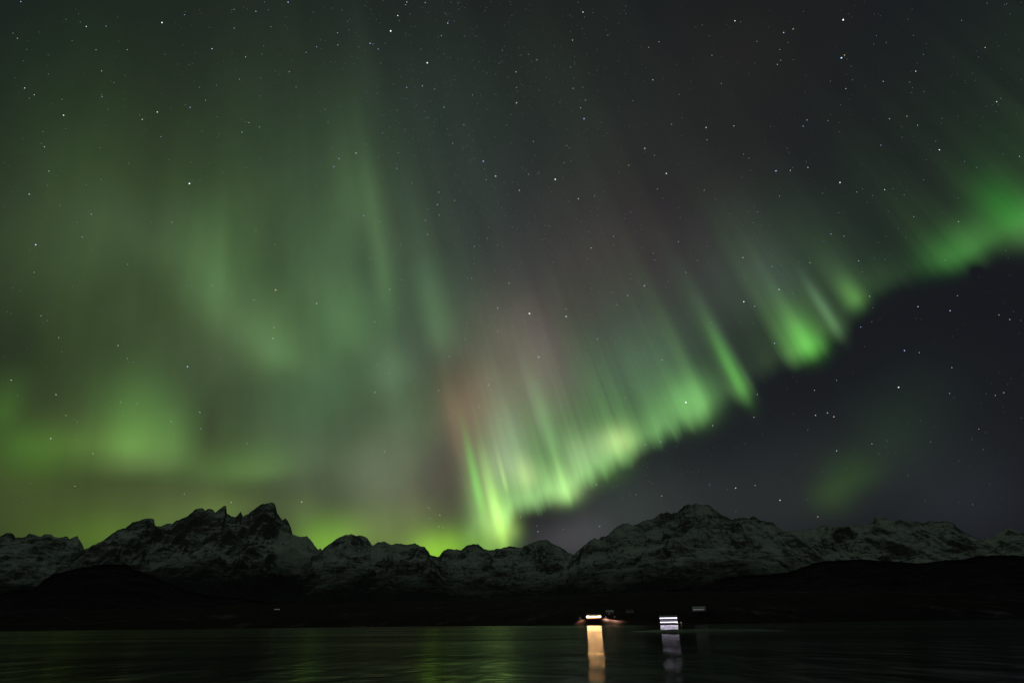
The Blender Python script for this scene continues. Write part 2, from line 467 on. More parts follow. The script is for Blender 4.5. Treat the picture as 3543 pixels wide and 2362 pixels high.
def massif(name, label, crest, dist, dfront, mat, seed, rows=240, step=9.0, back=2600.0, spur=0.30, power=1.15,
           jag=1.0, ext_l=None, ext_r=None, cat='mountain'):
    """a mountain range: crest heights surveyed from the skyline, carved down to its foot by spurs and gullies"""
    pts = list(crest)
    az, el = az_el([p[0] for p in pts], [p[1] for p in pts])
    h = np.tan(el) * dist / np.cos(0)          # height over the eye
    n = int((az[-1] - az[0]) * dist / step)
    a = np.linspace(az[0], az[-1], n)
    hc = np.interp(a, az, h) + CAM_Z
    s = a * dist
    hc = hc + jag * ((fbm(s / 90.0, s * 0 + seed, seed, 4) - 0.5) * 34.0 + (fbm(s / 28.0, s * 0 + seed, seed + 5, 3) - 0.5) * 20.0 + (fbm(s / 11.0, s * 0 + seed, seed + 6, 2) - 0.5) * 12.0)
    # the crest wanders in plan
    dc = dist + (fbm(s / 900.0, s * 0 + 3.3, seed + 9, 3) - 0.5) * 500.0
    hc = (hc - CAM_Z) * dc / dist + CAM_Z
    tf = np.linspace(0, 1, rows)[1:] ** 1.25
    tb = (np.linspace(1, 0, 30)[:-1]) ** 1.3
    X = []; Y = []; Z = []
    # smoothed crests for lower rows
    def blur(v, w):
        w = max(1, int(w / step)); k = np.hanning(w * 2 + 3)[1:-1]; k /= k.sum()
        return np.convolve(np.pad(v, (len(k) // 2,), mode='edge'), k, 'valid')[:len(v)]
    levels = [hc, blur(hc, 120), blur(hc, 350), blur(hc, 900)]
    for t in tb:       # behind the crest
        d = dc + back * t
        z = levels[1] * t ** 0.5 * (1 - t) + hc * (1 - t ** 0.5) * (1 - t) - 40 * t
        X.append(d * np.sin(a)); Y.append(d * np.cos(a)); Z.append(z)
    X.append(dc * np.sin(a)); Y.append(dc * np.cos(a)); Z.append(hc)
    run = dist - dfront
    for t in tf:
        d = dc + (dfront - dc) * t
        lv = min(t * 5.0, 2.999); k = int(lv); f = lv - k
        base = levels[k] * (1 - f) + levels[min(k + 1, 3)] * f
        x = d * np.sin(a); y = d * np.cos(a)
        prof = (1 - t) ** power
        w1 = (fbm(x / 700, y / 700, seed + 31, 3) - 0.5) * 520
        sp_ = fbm((x + w1) / 620, y / 1500, seed + 41, 4, 0.5, True)
        gu = fbm((x + w1 * 0.6) / 190, y / 620, seed + 53, 4, 0.55, True)
        rough = fbm(x / 120, y / 120, seed + 61, 4, 0.55)
        env = min(1.0, t * 9.0) * (1 - t) ** 0.6
        z = base * prof + env * spur * base * ((sp_ - 0.42) * 1.0 + (gu - 0.42) * 0.42 * min(1, t * 4 + 0.3)) + env * (rough - 0.5) * 70
        # buttresses right under the crest
        z = z - 60 * math.exp(-((t - 0.05) / 0.05) ** 2) * gu
        # nothing on the slope may rise over the crest seen from the water
        lim = (hc - CAM_Z) * (d / dc) - 6.0 * min(1, t * 20) + CAM_Z
        z = np.minimum(z, np.maximum(lim, z * 0 - 20))
        X.append(x); Y.append(y); Z.append(np.maximum(z, -30 * t) - 30 * max(0, t - 0.85) / 0.15)
    o = grid_mesh(name, np.array(X), np.array(Y), np.array(Z), mat)
    setp(o, label, cat, kind='structure')
    return o


# ------------------------------------------------------------------ mountains
f0, f1 = (math.tan(float(az_el([q], [1920])[0][0])) for q in (955, 1110))
m_left = mountain_mat('snow and rock of the left mountains', field=(f0, f1), snow_bias=-0.12, tree_lo=300, tree_hi=700)
m_mid = mountain_mat('snow and rock of the middle hills', snow_bias=-0.04, tree_lo=200, tree_hi=620)
m_right = mountain_mat('snow and rock of the right mountains', snow_bias=0.03, tree_lo=230, tree_hi=560)
m_foot = mountain_mat('dark wooded foothill', snow_bias=-0.5, tree_lo=900, tree_hi=1500, forest=(0.026, 0.018, 0.028))

massif('mountain', 'low jagged snowy mountain range in the far left distance', [(-1700, 1990), (-1200, 1930), (-800, 1900), (-420, 1900), (-200, 1850)] + zoomA([
    (0, 400), (40, 380), (85, 375), (105, 405), (170, 410), (190, 385), (230, 380), (260, 398), (285, 400), (300, 385),
    (345, 385), (360, 405), (400, 412), (450, 403), (470, 420), (500, 405), (525, 402), (550, 440), (572, 490), (600, 560),
    (680, 700)]), 10500, 7200, m_left, 11, rows=170, step=12)
massif('mountain', 'tall jagged mountain with leaning summit tower left of centre', zoomA([
    (60, 900), (200, 790), (330, 680), (450, 580), (572, 492), (620, 465), (700, 430), (750, 390), (800, 355), (850, 345),
    (900, 305), (940, 295), (985, 283), (1045, 288), (1050, 325), (1090, 330), (1130, 320), (1170, 318), (1200, 290),
    (1260, 270), (1290, 245), (1330, 212), (1370, 205), (1390, 225), (1410, 212), (1440, 215), (1460, 235), (1500, 205),
    (1532, 195), (1540, 245), (1570, 262), (1605, 270), (1630, 232), (1645, 265), (1690, 245), (1740, 205), (1790, 180),
    (1840, 172), (1865, 185), (1880, 245), (1915, 290), (1935, 275), (1955, 300), (1975, 345), (1985, 385), (2030, 400),
    (2080, 402), (2110, 430), (2150, 480), (2160, 490), (2172, 480), (2180, 492), (2300, 600), (2420, 760)]),
    7600, 4300, m_left, 23, rows=300, step=8, jag=0.7, spur=0.34)
massif('mountain', 'rounded dark snow streaked hill right of the tall left mountain', zoomA([
    (1750, 800), (1900, 740), (1990, 680), (2060, 600), (2120, 530), (2180, 492)]) + zoomB([(225, 490), (260, 460), (310, 425), (350, 400),
    (420, 390), (480, 395), (530, 410), (550, 435), (565, 460), (600, 440), (650, 437), (690, 458), (740, 445), (790, 452),
    (850, 450), (880, 462), (920, 470), (945, 500), (955, 525), (985, 535), (1020, 545), (1100, 620), (1220, 760)]),
    6600, 4100, m_mid, 37, rows=240, step=8, jag=0.6, spur=0.32)
massif('mountain', 'low snowy ridge with small pyramid peak below the brightest aurora', zoomB([
    (860, 640), (930, 560), (1020, 537), (1045, 500), (1080, 487), (1130, 492), (1165, 497), (1200, 470), (1250, 447), (1290, 460),
    (1320, 485), (1365, 492), (1400, 485), (1450, 478), (1500, 465), (1525, 475), (1550, 478), (1600, 465), (1650, 445),
    (1700, 430), (1750, 425), (1780, 445), (1830, 470), (1880, 500), (1935, 528), (2050, 600), (2200, 720)]),
    7900, 4500, m_mid, 41, rows=240, step=9, jag=0.7)
massif('mountain', 'broad snowy massif with knobbly summit right of centre', zoomC([
    (-260, 830), (-120, 790), (0, 735), (100, 690), (150, 650), (185, 590), (230, 550), (290, 510), (320, 480), (345, 468),
    (380, 470), (430, 450), (480, 410), (530, 370), (560, 345), (600, 345), (640, 370), (700, 335), (750, 325), (800, 310),
    (850, 270), (890, 265), (930, 275), (980, 270), (1030, 215), (1050, 200), (1080, 215), (1120, 205), (1160, 210),
    (1200, 205), (1250, 240), (1300, 280), (1350, 305), (1400, 325), (1430, 320), (1480, 300), (1520, 320), (1560, 300),
    (1600, 330), (1650, 345), (1700, 350), (1740, 390), (1800, 410), (1850, 430), (1950, 500), (2100, 600), (2300, 720)]),
    6300, 3900, m_right, 57, rows=300, step=7.5, jag=0.8, spur=0.30)
massif('mountain', 'long craggy snowy ridge on the far right', zoomD([
    (300, 600), (420, 470), (480, 425), (540, 415), (580, 415), (620, 395), (680, 390), (720, 395), (740, 375), (790, 365), (850, 380),
    (900, 375), (950, 375), (980, 358), (1050, 370), (1100, 355), (1150, 340), (1155, 305), (1180, 292), (1250, 320),
    (1310, 335), (1360, 318), (1410, 335), (1480, 335), (1520, 345), (1580, 335), (1660, 345), (1680, 338), (1750, 345),
    (1800, 390), (1900, 450), (1970, 485), (2020, 500), (2100, 560)]),
    8800, 5200, m_right, 63, rows=240, step=10, jag=0.8)
massif('mountain', 'small snowy peak at the far right edge', zoomD([
    (1800, 600), (1900, 520), (1970, 485), (2020, 455), (2060, 470), (2090, 430), (2150, 388), (2220, 400), (2296, 420), (2500, 380), (2900, 480), (3400, 400), (4200, 430), (5200, 520)]),
    10200, 6500, m_right, 71, rows=150, step=12, jag=0.8)
massif('foothill', 'black wooded foothill below the left mountains', [(-1800, 2090), (-1100, 2060), (-500, 2040), (-250, 2060)] + zoomA([
    (0, 800), (100, 760), (220, 765), (300, 690), (380, 650), (500, 620), (650, 595), (760, 585), (860, 590), (900, 620),
    (1000, 660), (1080, 690), (1180, 740), (1400, 800), (1700, 830), (2000, 870), (2300, 930), (2600, 960)]),
    4300, 2900, m_foot, 83, rows=110, step=12, back=1500, spur=0.12, jag=0.35, cat='hill')
massif('foothill', 'black wooded foothill below the right mountains', zoomC([(-700, 940), (-300, 930), (100, 930), (500, 905), (900, 865), (1150, 835)]) + zoomD([
    (0, 770), (200, 745), (350, 740), (500, 725), (600, 690), (750, 645), (900, 632), (1050, 625), (1200, 635), (1350, 650),
    (1530, 655), (1650, 635), (1850, 625), (1950, 600), (2100, 595), (2296, 598), (2600, 580), (3000, 640), (4000, 620), (5200, 700)]),
    3700, 2200, m_foot, 91, rows=120, step=11, back=1500, spur=0.12, jag=0.3, cat='hill')

# ------------------------------------------------------------------ far shore
SH_PX = [-400, 0, 500, 1000, 1300, 1700, 2000, 2200, 2300, 2400, 2600, 3000, 3543, 4000]
SH_D = [3300, 2900, 2500, 2150, 1900, 1350, 1060, 1015, 985, 1030, 1150, 1500, 2000, 2400]
sh_az = az_el(SH_PX, [2155] * len(SH_PX))[0]


def shore_d(a): return np.interp(a, sh_az, SH_D)


def place(px, d):
    a = float(az_el([px], [2150])[0][0])
    return a, d * math.sin(a), d * math.cos(a)


PADS = []   # az, d, radius, z


def coast_z(a, d):
    ds = shore_d(a)
    r = d - ds
    x = d * np.sin(a); y = d * np.cos(a)
    prof = np.interp(r, [-60, -5, 0, 12, 60, 130, 200, 600, 1500, 3500], [-6, -1, 0.3, 2.5, 9.5, 19, 26, 62, 110, 170])
    lift = np.clip(r / 80, 0, 1)
    z = prof + lift * ((fbm(x / 90, y / 90, 5, 4) - 0.5) * 7 + (fbm(x / 400, y / 400, 6, 3) - 0.5) * 26 * np.clip(r / 500, 0, 1))
    for (px_, py_, rad, pz) in PADS:
        q = np.sqrt((x - px_) ** 2 + (y - py_) ** 2)
        w = np.clip((rad * 2.3 - q) / (rad * 1.4), 0, 1); w = w * w * (3 - 2 * w)
        z = z * (1 - w) + pz * w
    return z


BLD = {}
for key, px, d, z, rad in (('store', 2055, 1062, 9.5, 20), ('barn', 2112, 1120, 16.0, 12), ('pale', 2182, 1140, 18.5, 12),
                           ('quay', 2314, 1000, 1.6, 22), ('white', 2425, 1160, 20.0, 18), ('cottage', 952, 2780, 64.0, 22)):
    a, x, y = place(px, d)
    BLD[key] = (a, x, y, z); PADS.append((x, y, rad, z))

aa = np.linspace(R(-74), R(74), 2000)
rr = np.concatenate([np.linspace(-60, 240, 90), np.linspace(245, 900, 70), np.linspace(920, 3600, 70)])
A, RR = np.meshgrid(aa, rr)
DD = shore_d(A) + RR + (fbm(A * 260, A * 0 + 2.0, 77, 4) - 0.5) * 34 * np.clip(1 - np.abs(A - BLD['quay'][0]) * 0 , 0, 1) * (np.abs(RR) > -1)
t = NT('snow patched shore heath')
g = t.pos(); P = g.outputs['Position']
sp = t.n('ShaderNodeSeparateXYZ'); t.l(P, sp.inputs[0])
nb = t.noise(t.scaled(P, (1, 1, 1)), 0.006, 5, 0.6)
ns = t.noise(P, 0.06, 5, 0.65)
f = t.ramp(t.math('ADD', t.math('MULTIPLY', nb, 1.1), t.math('MULTIPLY', ns, 0.6)), 0.92, 1.2)
heath = t.mix(ns, (0.020, 0.012, 0.017), (0.044, 0.025, 0.034))
c = t.mix(f, heath, (0.15, 0.12, 0.14))
wet = t.ramp(sp.outputs[2], 0.5, 1.6)
c = t.mix(wet, (0.02, 0.02, 0.02), c)
t.l(c, t.b.inputs['Base Color']); t.b.inputs['Roughness'].default_value = 0.95; t.b.inputs['Specular IOR Level'].default_value = 0.03
bu = t.n('ShaderNodeBump'); bu.inputs['Distance'].default_value = 1.0; t.l(ns, bu.inputs['Height']); t.l(bu.outputs[0], t.b.inputs['Normal'])
shore = grid_mesh('shore', DD * np.sin(A), DD * np.cos(A), coast_z(A, DD), t.m)
setp(shore, 'dark snow patched far shore below the mountains', 'shore', kind='structure')

# ------------------------------------------------------------------ water
t = NT('night sea')
g = t.pos(); P = g.outputs['Position']
t.b.inputs['Base Color'].default_value = (0.004, 0.006, 0.006, 1)
t.b.inputs['IOR'].default_value = 1.33
big = t.noise(t.scaled(P, (0.35, 1.0, 1)), 0.012, 4, 0.6)
t.b.inputs['Specular IOR Level'].default_value = 0.19
# a windless strip of water lies in the lee of the quay and the skerry
sx = t.n('ShaderNodeSeparateXYZ'); t.l(P, sx.inputs[0])
brg = t.math('DIVIDE', sx.outputs[0], t.math('MAXIMUM', sx.outputs[1], 1.0))
brg = t.math('ADD', brg, t.math('MULTIPLY', t.math('SUBTRACT', t.noise(P, 0.03, 3), 0.5), 0.02))
c0, c1 = (math.tan(float(az_el([q], [2160])[0][0])) for q in (2235, 2420))
calm = t.math('MULTIPLY', t.ramp(brg, c0 - 0.015, c0 + 0.015), t.math('SUBTRACT', 1.0, t.ramp(brg, c1 - 0.03, c1 + 0.03)))
calm = t.math('MULTIPLY', calm, t.ramp(sx.outputs[1], 55, 150))
live = t.math('SUBTRACT', 1.0, calm)
rg = t.math('ADD', t.math('MULTIPLY', t.ramp(big, 0.35, 0.65), 0.05), 0.10)
t.l(t.math('ADD', t.math('MULTIPLY', rg, live), t.math('MULTIPLY', calm, 0.08)), t.b.inputs['Roughness'])
w1 = t.noise(t.scaled(P, (0.55, 1.0, 1)), 0.9, 3, 0.55, 0.4)
w2 = t.noise(t.scaled(P, (0.7, 1.0, 1)), 0.16, 3, 0.5, 0.3)
w3 = t.noise(t.scaled(P, (0.12, 0.05, 1)), 1.0, 3, 0.5, 0.2)
bu = t.n('ShaderNodeBump'); bu.inputs['Distance'].default_value = 1.0
t.l(t.math('ADD', t.math('MULTIPLY', live, 0.94), 0.06), bu.inputs['Strength'])
t.l(t.math('ADD', t.math('MULTIPLY', w1, 0.018), t.math('ADD', t.math('MULTIPLY', w2, 0.06), t.math('MULTIPLY', w3, 0.30))), bu.inputs['Height'])
t.l(bu.outputs[0], t.b.inputs['Normal'])
ax = np.linspace(-90000, 90000, 61); ay = np.linspace(-90000, 90000, 61)
XX, YY = np.meshgrid(ax, ay)
sea = grid_mesh('water', XX, YY, XX * 0.0, t.m)
setp(sea, 'dark rippled fjord water across the foreground', 'water', kind='structure')

# low skerry off the quay
a, x, y = place(2440, 300)
n1, n2 = 120, 40
U, V = np.meshgrid(np.linspace(-1, 1, n1), np.linspace(-1, 1, n2))
Zs = 1.0 * (1 - U ** 2) ** 0.7 * (1 - V ** 2) * (0.4 + 1.0 * fbm(U * 9 + 4, V * 3, 8, 4)) - 0.12
m_rock = paint('wet dark rock', (0.03, 0.03, 0.032), 0.5, 0.4, 0.8)
sk = grid_mesh('skerry', x + U * 34 * math.cos(a) + V * 7 * math.sin(a), y - U * 34 * math.sin(a) + V * 7 * math.cos(a), Zs, m_rock)
setp(sk, 'low black rock skerry in the water in front of the white lit quay building', 'rock')

# ------------------------------------------------------------------ buildings
class MB:
    def __init__(s): s.v = []; s.f = []

    def box(s, cx, cy, cz, sx, sy, sz):
        b = len(s.v)
        for dz in (-.5, .5):
            for dx, dy in ((-.5, -.5), (.5, -.5), (.5, .5), (-.5, .5)):
                s.v.append((cx + dx * sx, cy + dy * sy, cz + dz * sz))
        for q in ((0, 3, 2, 1), (4, 5, 6, 7), (0, 1, 5, 4), (1, 2, 6, 5), (2, 3, 7, 6), (3, 0, 4, 7)):
            s.f.append(tuple(b + i for i in q))
        return s

    def gable(s, L, W, z, h, over=0.4, th=0.22):
        """roof slab pair, ridge along x"""
        for sg in (-1, 1):
            b = len(s.v)
            y0, y1 = sg * (W / 2 + over), 0.0
            zz0 = z - over * h / (W / 2)
            for yy, zz in ((y0, zz0), (y1, z + h)):
                for xx in (-L / 2 - over, L / 2 + over):
                    s.v.append((xx, yy, zz)); s.v.append((xx, yy, zz + th))
            s.f += [(b, b + 2, b + 6, b + 4), (b + 1, b + 5, b + 7, b + 3), (b, b + 4, b + 5, b + 1),
                    (b + 2, b + 3, b + 7, b + 6), (b, b + 1, b + 3, b + 2), (b + 4, b + 6, b + 7, b + 5)]
        return s

    def house(s, L, W, H, h):
        """walls with gable ends"""
        b = len(s.v)
        for x in (-L / 2, L / 2):
            s.v += [(x, -W / 2, 0), (x, W / 2, 0), (x, W / 2, H), (x, 0, H + h), (x, -W / 2, H)]
        s.f += [(b, b + 4, b + 3, b + 2, b + 1), (b + 5, b + 6, b + 7, b + 8, b + 9),
                (b, b + 5, b + 9, b + 4), (b + 1, b + 2, b + 7, b + 6), (b, b + 1, b + 6, b + 5)]
        return s

    def build(s, name, mat, parent=None):
        me = bpy.data.meshes.new(name); me.from_pydata(s.v, [], s.f); me.update(); me.materials.append(mat)
        o = bpy.data.objects.new(name, me); C.objects.link(o)
        if parent: o.parent = parent
        return o


M_white = paint('white board cladding', (0.72, 0.72, 0.72), 0.6, 0.08)
M_grey = paint('grey board cladding', (0.30, 0.31, 0.30), 0.7, 0.15)
M_red = paint('red barn paint', (0.34, 0.03, 0.02), 0.7, 0.2)
M_cream = paint('pale ochre cladding', (0.45, 0.40, 0.30), 0.7, 0.15)
M_snowroof = paint('snowy roof', (0.5, 0.52, 0.54), 0.8, 0.1)
M_slate = paint('dark slate roof', (0.05, 0.05, 0.055), 0.5, 0.3)
M_trim = paint('white painted trim', (0.7, 0.7, 0.68), 0.5, 0.05)
M_dark = paint('dark window glass', (0.02, 0.022, 0.025), 0.15, 0.1)
M_wood = paint('grey weathered timber', (0.10, 0.09, 0.08), 0.8, 0.3)
M_metal = paint('galvanised steel', (0.35, 0.36, 0.37), 0.4, 0.1, metal=0.8)
M_lwarm = lit('warm lit window', (1.0, 0.55, 0.23), 85.0)
M_lwhite = lit('cold white lit window', (0.86, 0.78, 1.0), 6.5)
M_ldim = lit('dim lit window', (0.75, 0.72, 0.85), 0.28)
M_bulb = lit('lamp bulb', (1.0, 0.72, 0.40), 12.0)


def root(name, key, label, cat, turn=0.0):
    a, x, y, z = BLD[key]
    o = bpy.data.objects.new(name, None); C.objects.link(o)
    o.location = (x, y, z); o.rotation_euler = (0, 0, -a + turn)
    setp(o, label, cat)
    return o


def window(parent, x, y, z, w, h, glass, frame=M_trim):
    fr = MB()
    e = 0.12
    fr.box(x, y - 0.04, z + h / 2 + e / 2, w + 2 * e, 0.10, e).box(x, y - 0.04, z - h / 2 - e / 2, w + 2 * e, 0.10, e)
    fr.box(x - w / 2 - e / 2, y - 0.04, z, e, 0.10, h).box(x + w / 2 + e / 2, y - 0.04, z, e, 0.10, h)
    f = fr.build('window', frame, parent)
    MB().box(x, y - 0.012, z, w, 0.02, h).build('pane', glass, f)
    return f


# 1 store with the warm strip of lit windows
r = root('warehouse', 'store', 'long low warehouse with one blazing warm row of lit windows', 'warehouse')
MB().house(24, 9, 4.9, 2.2).build('wall', M_cream, r)
rf = MB().gable(24, 9, 4.9, 2.2).build('roof', M_snowroof, r)
MB().box(6, 1.4, 7.2, 0.9, 0.9, 1.8).build('chimney', M_grey, rf)
for i in range(8):
    window(r, -10.15 + i * 2.9, -4.5, 3.2, 2.62, 1.25, M_lwarm)
d = MB().box(9.0, -4.53, 1.05, 1.1, 0.08, 2.1).build('door', M_wood, r)
MB().box(9.4, -4.6, 1.0, 0.12, 0.06, 0.12).build('handle', M_metal, d)

# lamp post beside it that lights the snow
def lamp_post(key_px, dist, z, h, label, energy, col, bulb):
    a, x, y = place(key_px, dist)
    o = bpy.data.objects.new('lamp_post', None); C.objects.link(o)
    o.location = (x, y, z); o.rotation_euler = (0, 0, -a)
    setp(o, label, 'street lamp', 'lamp posts along the quay')
    MB().box(0, 0, h / 2, 0.14, 0.14, h).build('pole', M_metal, o)
    MB().box(0, -0.6, h + 0.04, 0.1, 1.3, 0.1).build('arm', M_metal, o)
    hd = MB().box(0, -1.2, h + 0.02, 0.36, 0.7, 0.16).build('lamp_head', M_metal, o)
    MB().box(0, -1.2, h - 0.09, 0.28, 0.5, 0.05).build('bulb', bulb, hd)
    L = bpy.data.lights.new('lamp_light', 'SPOT'); L.energy = energy; L.color = col; L.shadow_soft_size = 0.2; L.spot_size = R(150); L.spot_blend = 0.6
    lo = bpy.data.objects.new('lamp_light', L); C.objects.link(lo); lo.parent = o; lo.location = (0, -1.2, h - 0.4)
    return o


lamp_post(2098, 1050, 8.6, 4.5, 'small lamp post lighting the snow just right of the long warm lit warehouse', 45000, (1.0, 0.72, 0.42), M_bulb)
lamp_post(2008, 1046, 8.2, 4.5, 'small lamp post at the left end of the long warm lit warehouse', 14000, (1.0, 0.62, 0.30), M_bulb)
lamp_post(2128, 1058, 9.0, 4.5, 'small lamp post below the red barn, farthest right of the warm lamps', 40000, (1.0, 0.66, 0.34), M_bulb)
lamp_post(2355, 994, 1.4, 4.0, 'small lamp post on the quay right of the white lit building', 9000, (1.0, 0.80, 0.5), M_bulb)

# 2 red barn
r = root('barn', 'barn', 'small dark red barn behind the long warm lit warehouse', 'barn', 0.15)
MB().house(13, 8, 4.2, 3.0).build('wall', M_red, r)
MB().gable(13, 8, 4.2, 3.0).build('roof', M_snowroof, r)
MB().box(-2, -4.04, 1.5, 3.0, 0.10, 3.0).build('door', M_trim, r)
window(r, 3.6, -4.0, 2.4, 1.1, 1.1, M_dark)

# 3 pale house
r = root('house', 'pale', 'dim pale grey house on the slope between the red barn and the white lit building', 'house', -0.1)
MB().house(13, 8, 4.6, 2.6).build('wall', M_grey, r)
rf = MB().gable(13, 8, 4.6, 2.6).build('roof', M_slate, r)
MB().box(2, 1.0, 7.0, 0.8, 0.8, 1.6).build('chimney', M_wood, rf)
for i in range(4): window(r, -4.6 + i * 3.0, -4.0, 2.7, 1.2, 1.3, M_dark)
MB().box(5.7, -4.04, 1.1, 1.0, 0.10, 2.1).build('door', M_trim, r)

# 4 quay building with two rows of white light
r = root('quay_building', 'quay', 'two storey quay building with two blazing rows of cold white windows', 'building')
MB().house(26, 11, 8.6, 2.0).build('wall', M_white, r)
MB().gable(26, 11, 8.6, 2.0).build('roof', M_snowroof, r)
for i in range(9): window(r, -11.4 + i * 2.85, -5.5, 7.3, 2.55, 0.8, M_lwhite)
for i in range(9): window(r, -11.4 + i * 2.85, -5.5, 1.7, 2.55, 0.7, M_lwhite)
for i in range(9): window(r, -11.4 + i * 2.85, -5.5, 4.4, 2.0, 0.8, M_ldim)
MB().box(0, -5.9, 3.15, 26, 0.9, 0.14).build('balcony', M_wood, r)
MB().box(0, -6.0, 8.25, 26, 0.12, 0.12).build('gutter', M_metal, r)
a, x, y, z = BLD['quay']
qy = bpy.data.objects.new('quay', None); C.objects.link(qy); qy.location = (x - 12 * math.sin(a), y - 12 * math.cos(a), 0); qy.rotation_euler = (0, 0, -a)
setp(qy, 'timber quay on piles at the water below the white lit building', 'quay')
MB().box(4, 0, 1.35, 44, 8, 0.3).build('deck', M_wood, qy)
for i in range(8): MB().box(-16 + i * 5.7, -3.7, 0.35, 0.35, 0.35, 1.7).build('pile', M_wood, qy)

# 5 white house up the slope
r = root('house', 'white', 'long pale lilac white house alone on the slope right of the white lit building', 'house', -0.12)
MB().house(22, 8, 4.8, 2.6).build('wall', M_white, r)
rf = MB().gable(22, 8, 4.8, 2.6).build('roof', M_snowroof, r)
MB().box(-4, 1.0, 7.2, 0.9, 0.9, 1.6).build('chimney', M_grey, rf)
for i in range(6): window(r, -8.5 + i * 3.1, -4.0, 2.8, 1.3, 1.4, M_ldim)
MB().box(9.6, -4.04, 1.1, 1.1, 0.10, 2.1).build('door', M_wood, r)

M_lfaint = lit('faintly lit window', (0.8, 0.75, 0.62), 0.35)
# 6 cottage far left
r = root('cottage', 'cottage', 'small lone faintly lit cottage on the black far shore under the tall left mountain', 'house', 0.1)
MB().house(24, 9, 6.0, 3.4).build('wall', M_grey, r)
rf = MB().gable(24, 9, 6.0, 3.4).build('roof', M_slate, r)
MB().box(3, 1.2, 9.2, 0.9, 0.9, 1.8).build('chimney', M_grey, rf)
for i in range(5): window(r, -9 + i * 4.2, -4.5, 3.2, 1.5, 1.6, M_lfaint)
MB().box(10.4, -4.54, 1.1, 1.1, 0.10, 2.1).build('door', M_wood, r)

# 7 snow covered jetty
a, x, y = place(1240, 1820)
j = bpy.data.objects.new('jetty', None); C.objects.link(j); j.location = (x, y, 0); j.rotation_euler = (0, 0, -a)
setp(j, 'thin pale snow covered jetty at the waterline below the middle hills', 'jetty')
MB().box(0, 0, 1.5, 36, 3, 0.35).build('deck', M_wood, j)
MB().box(0, 0, 1.78, 35.6, 2.8, 0.2).build('snow_cover', paint('fresh snow', (0.8, 0.82, 0.85), 0.8, 0.05), j)
for i in range(7): MB().box(-16 + i * 5.3, -1.2, 0.5, 0.4, 0.4, 1.7).build('pile', M_wood, j)

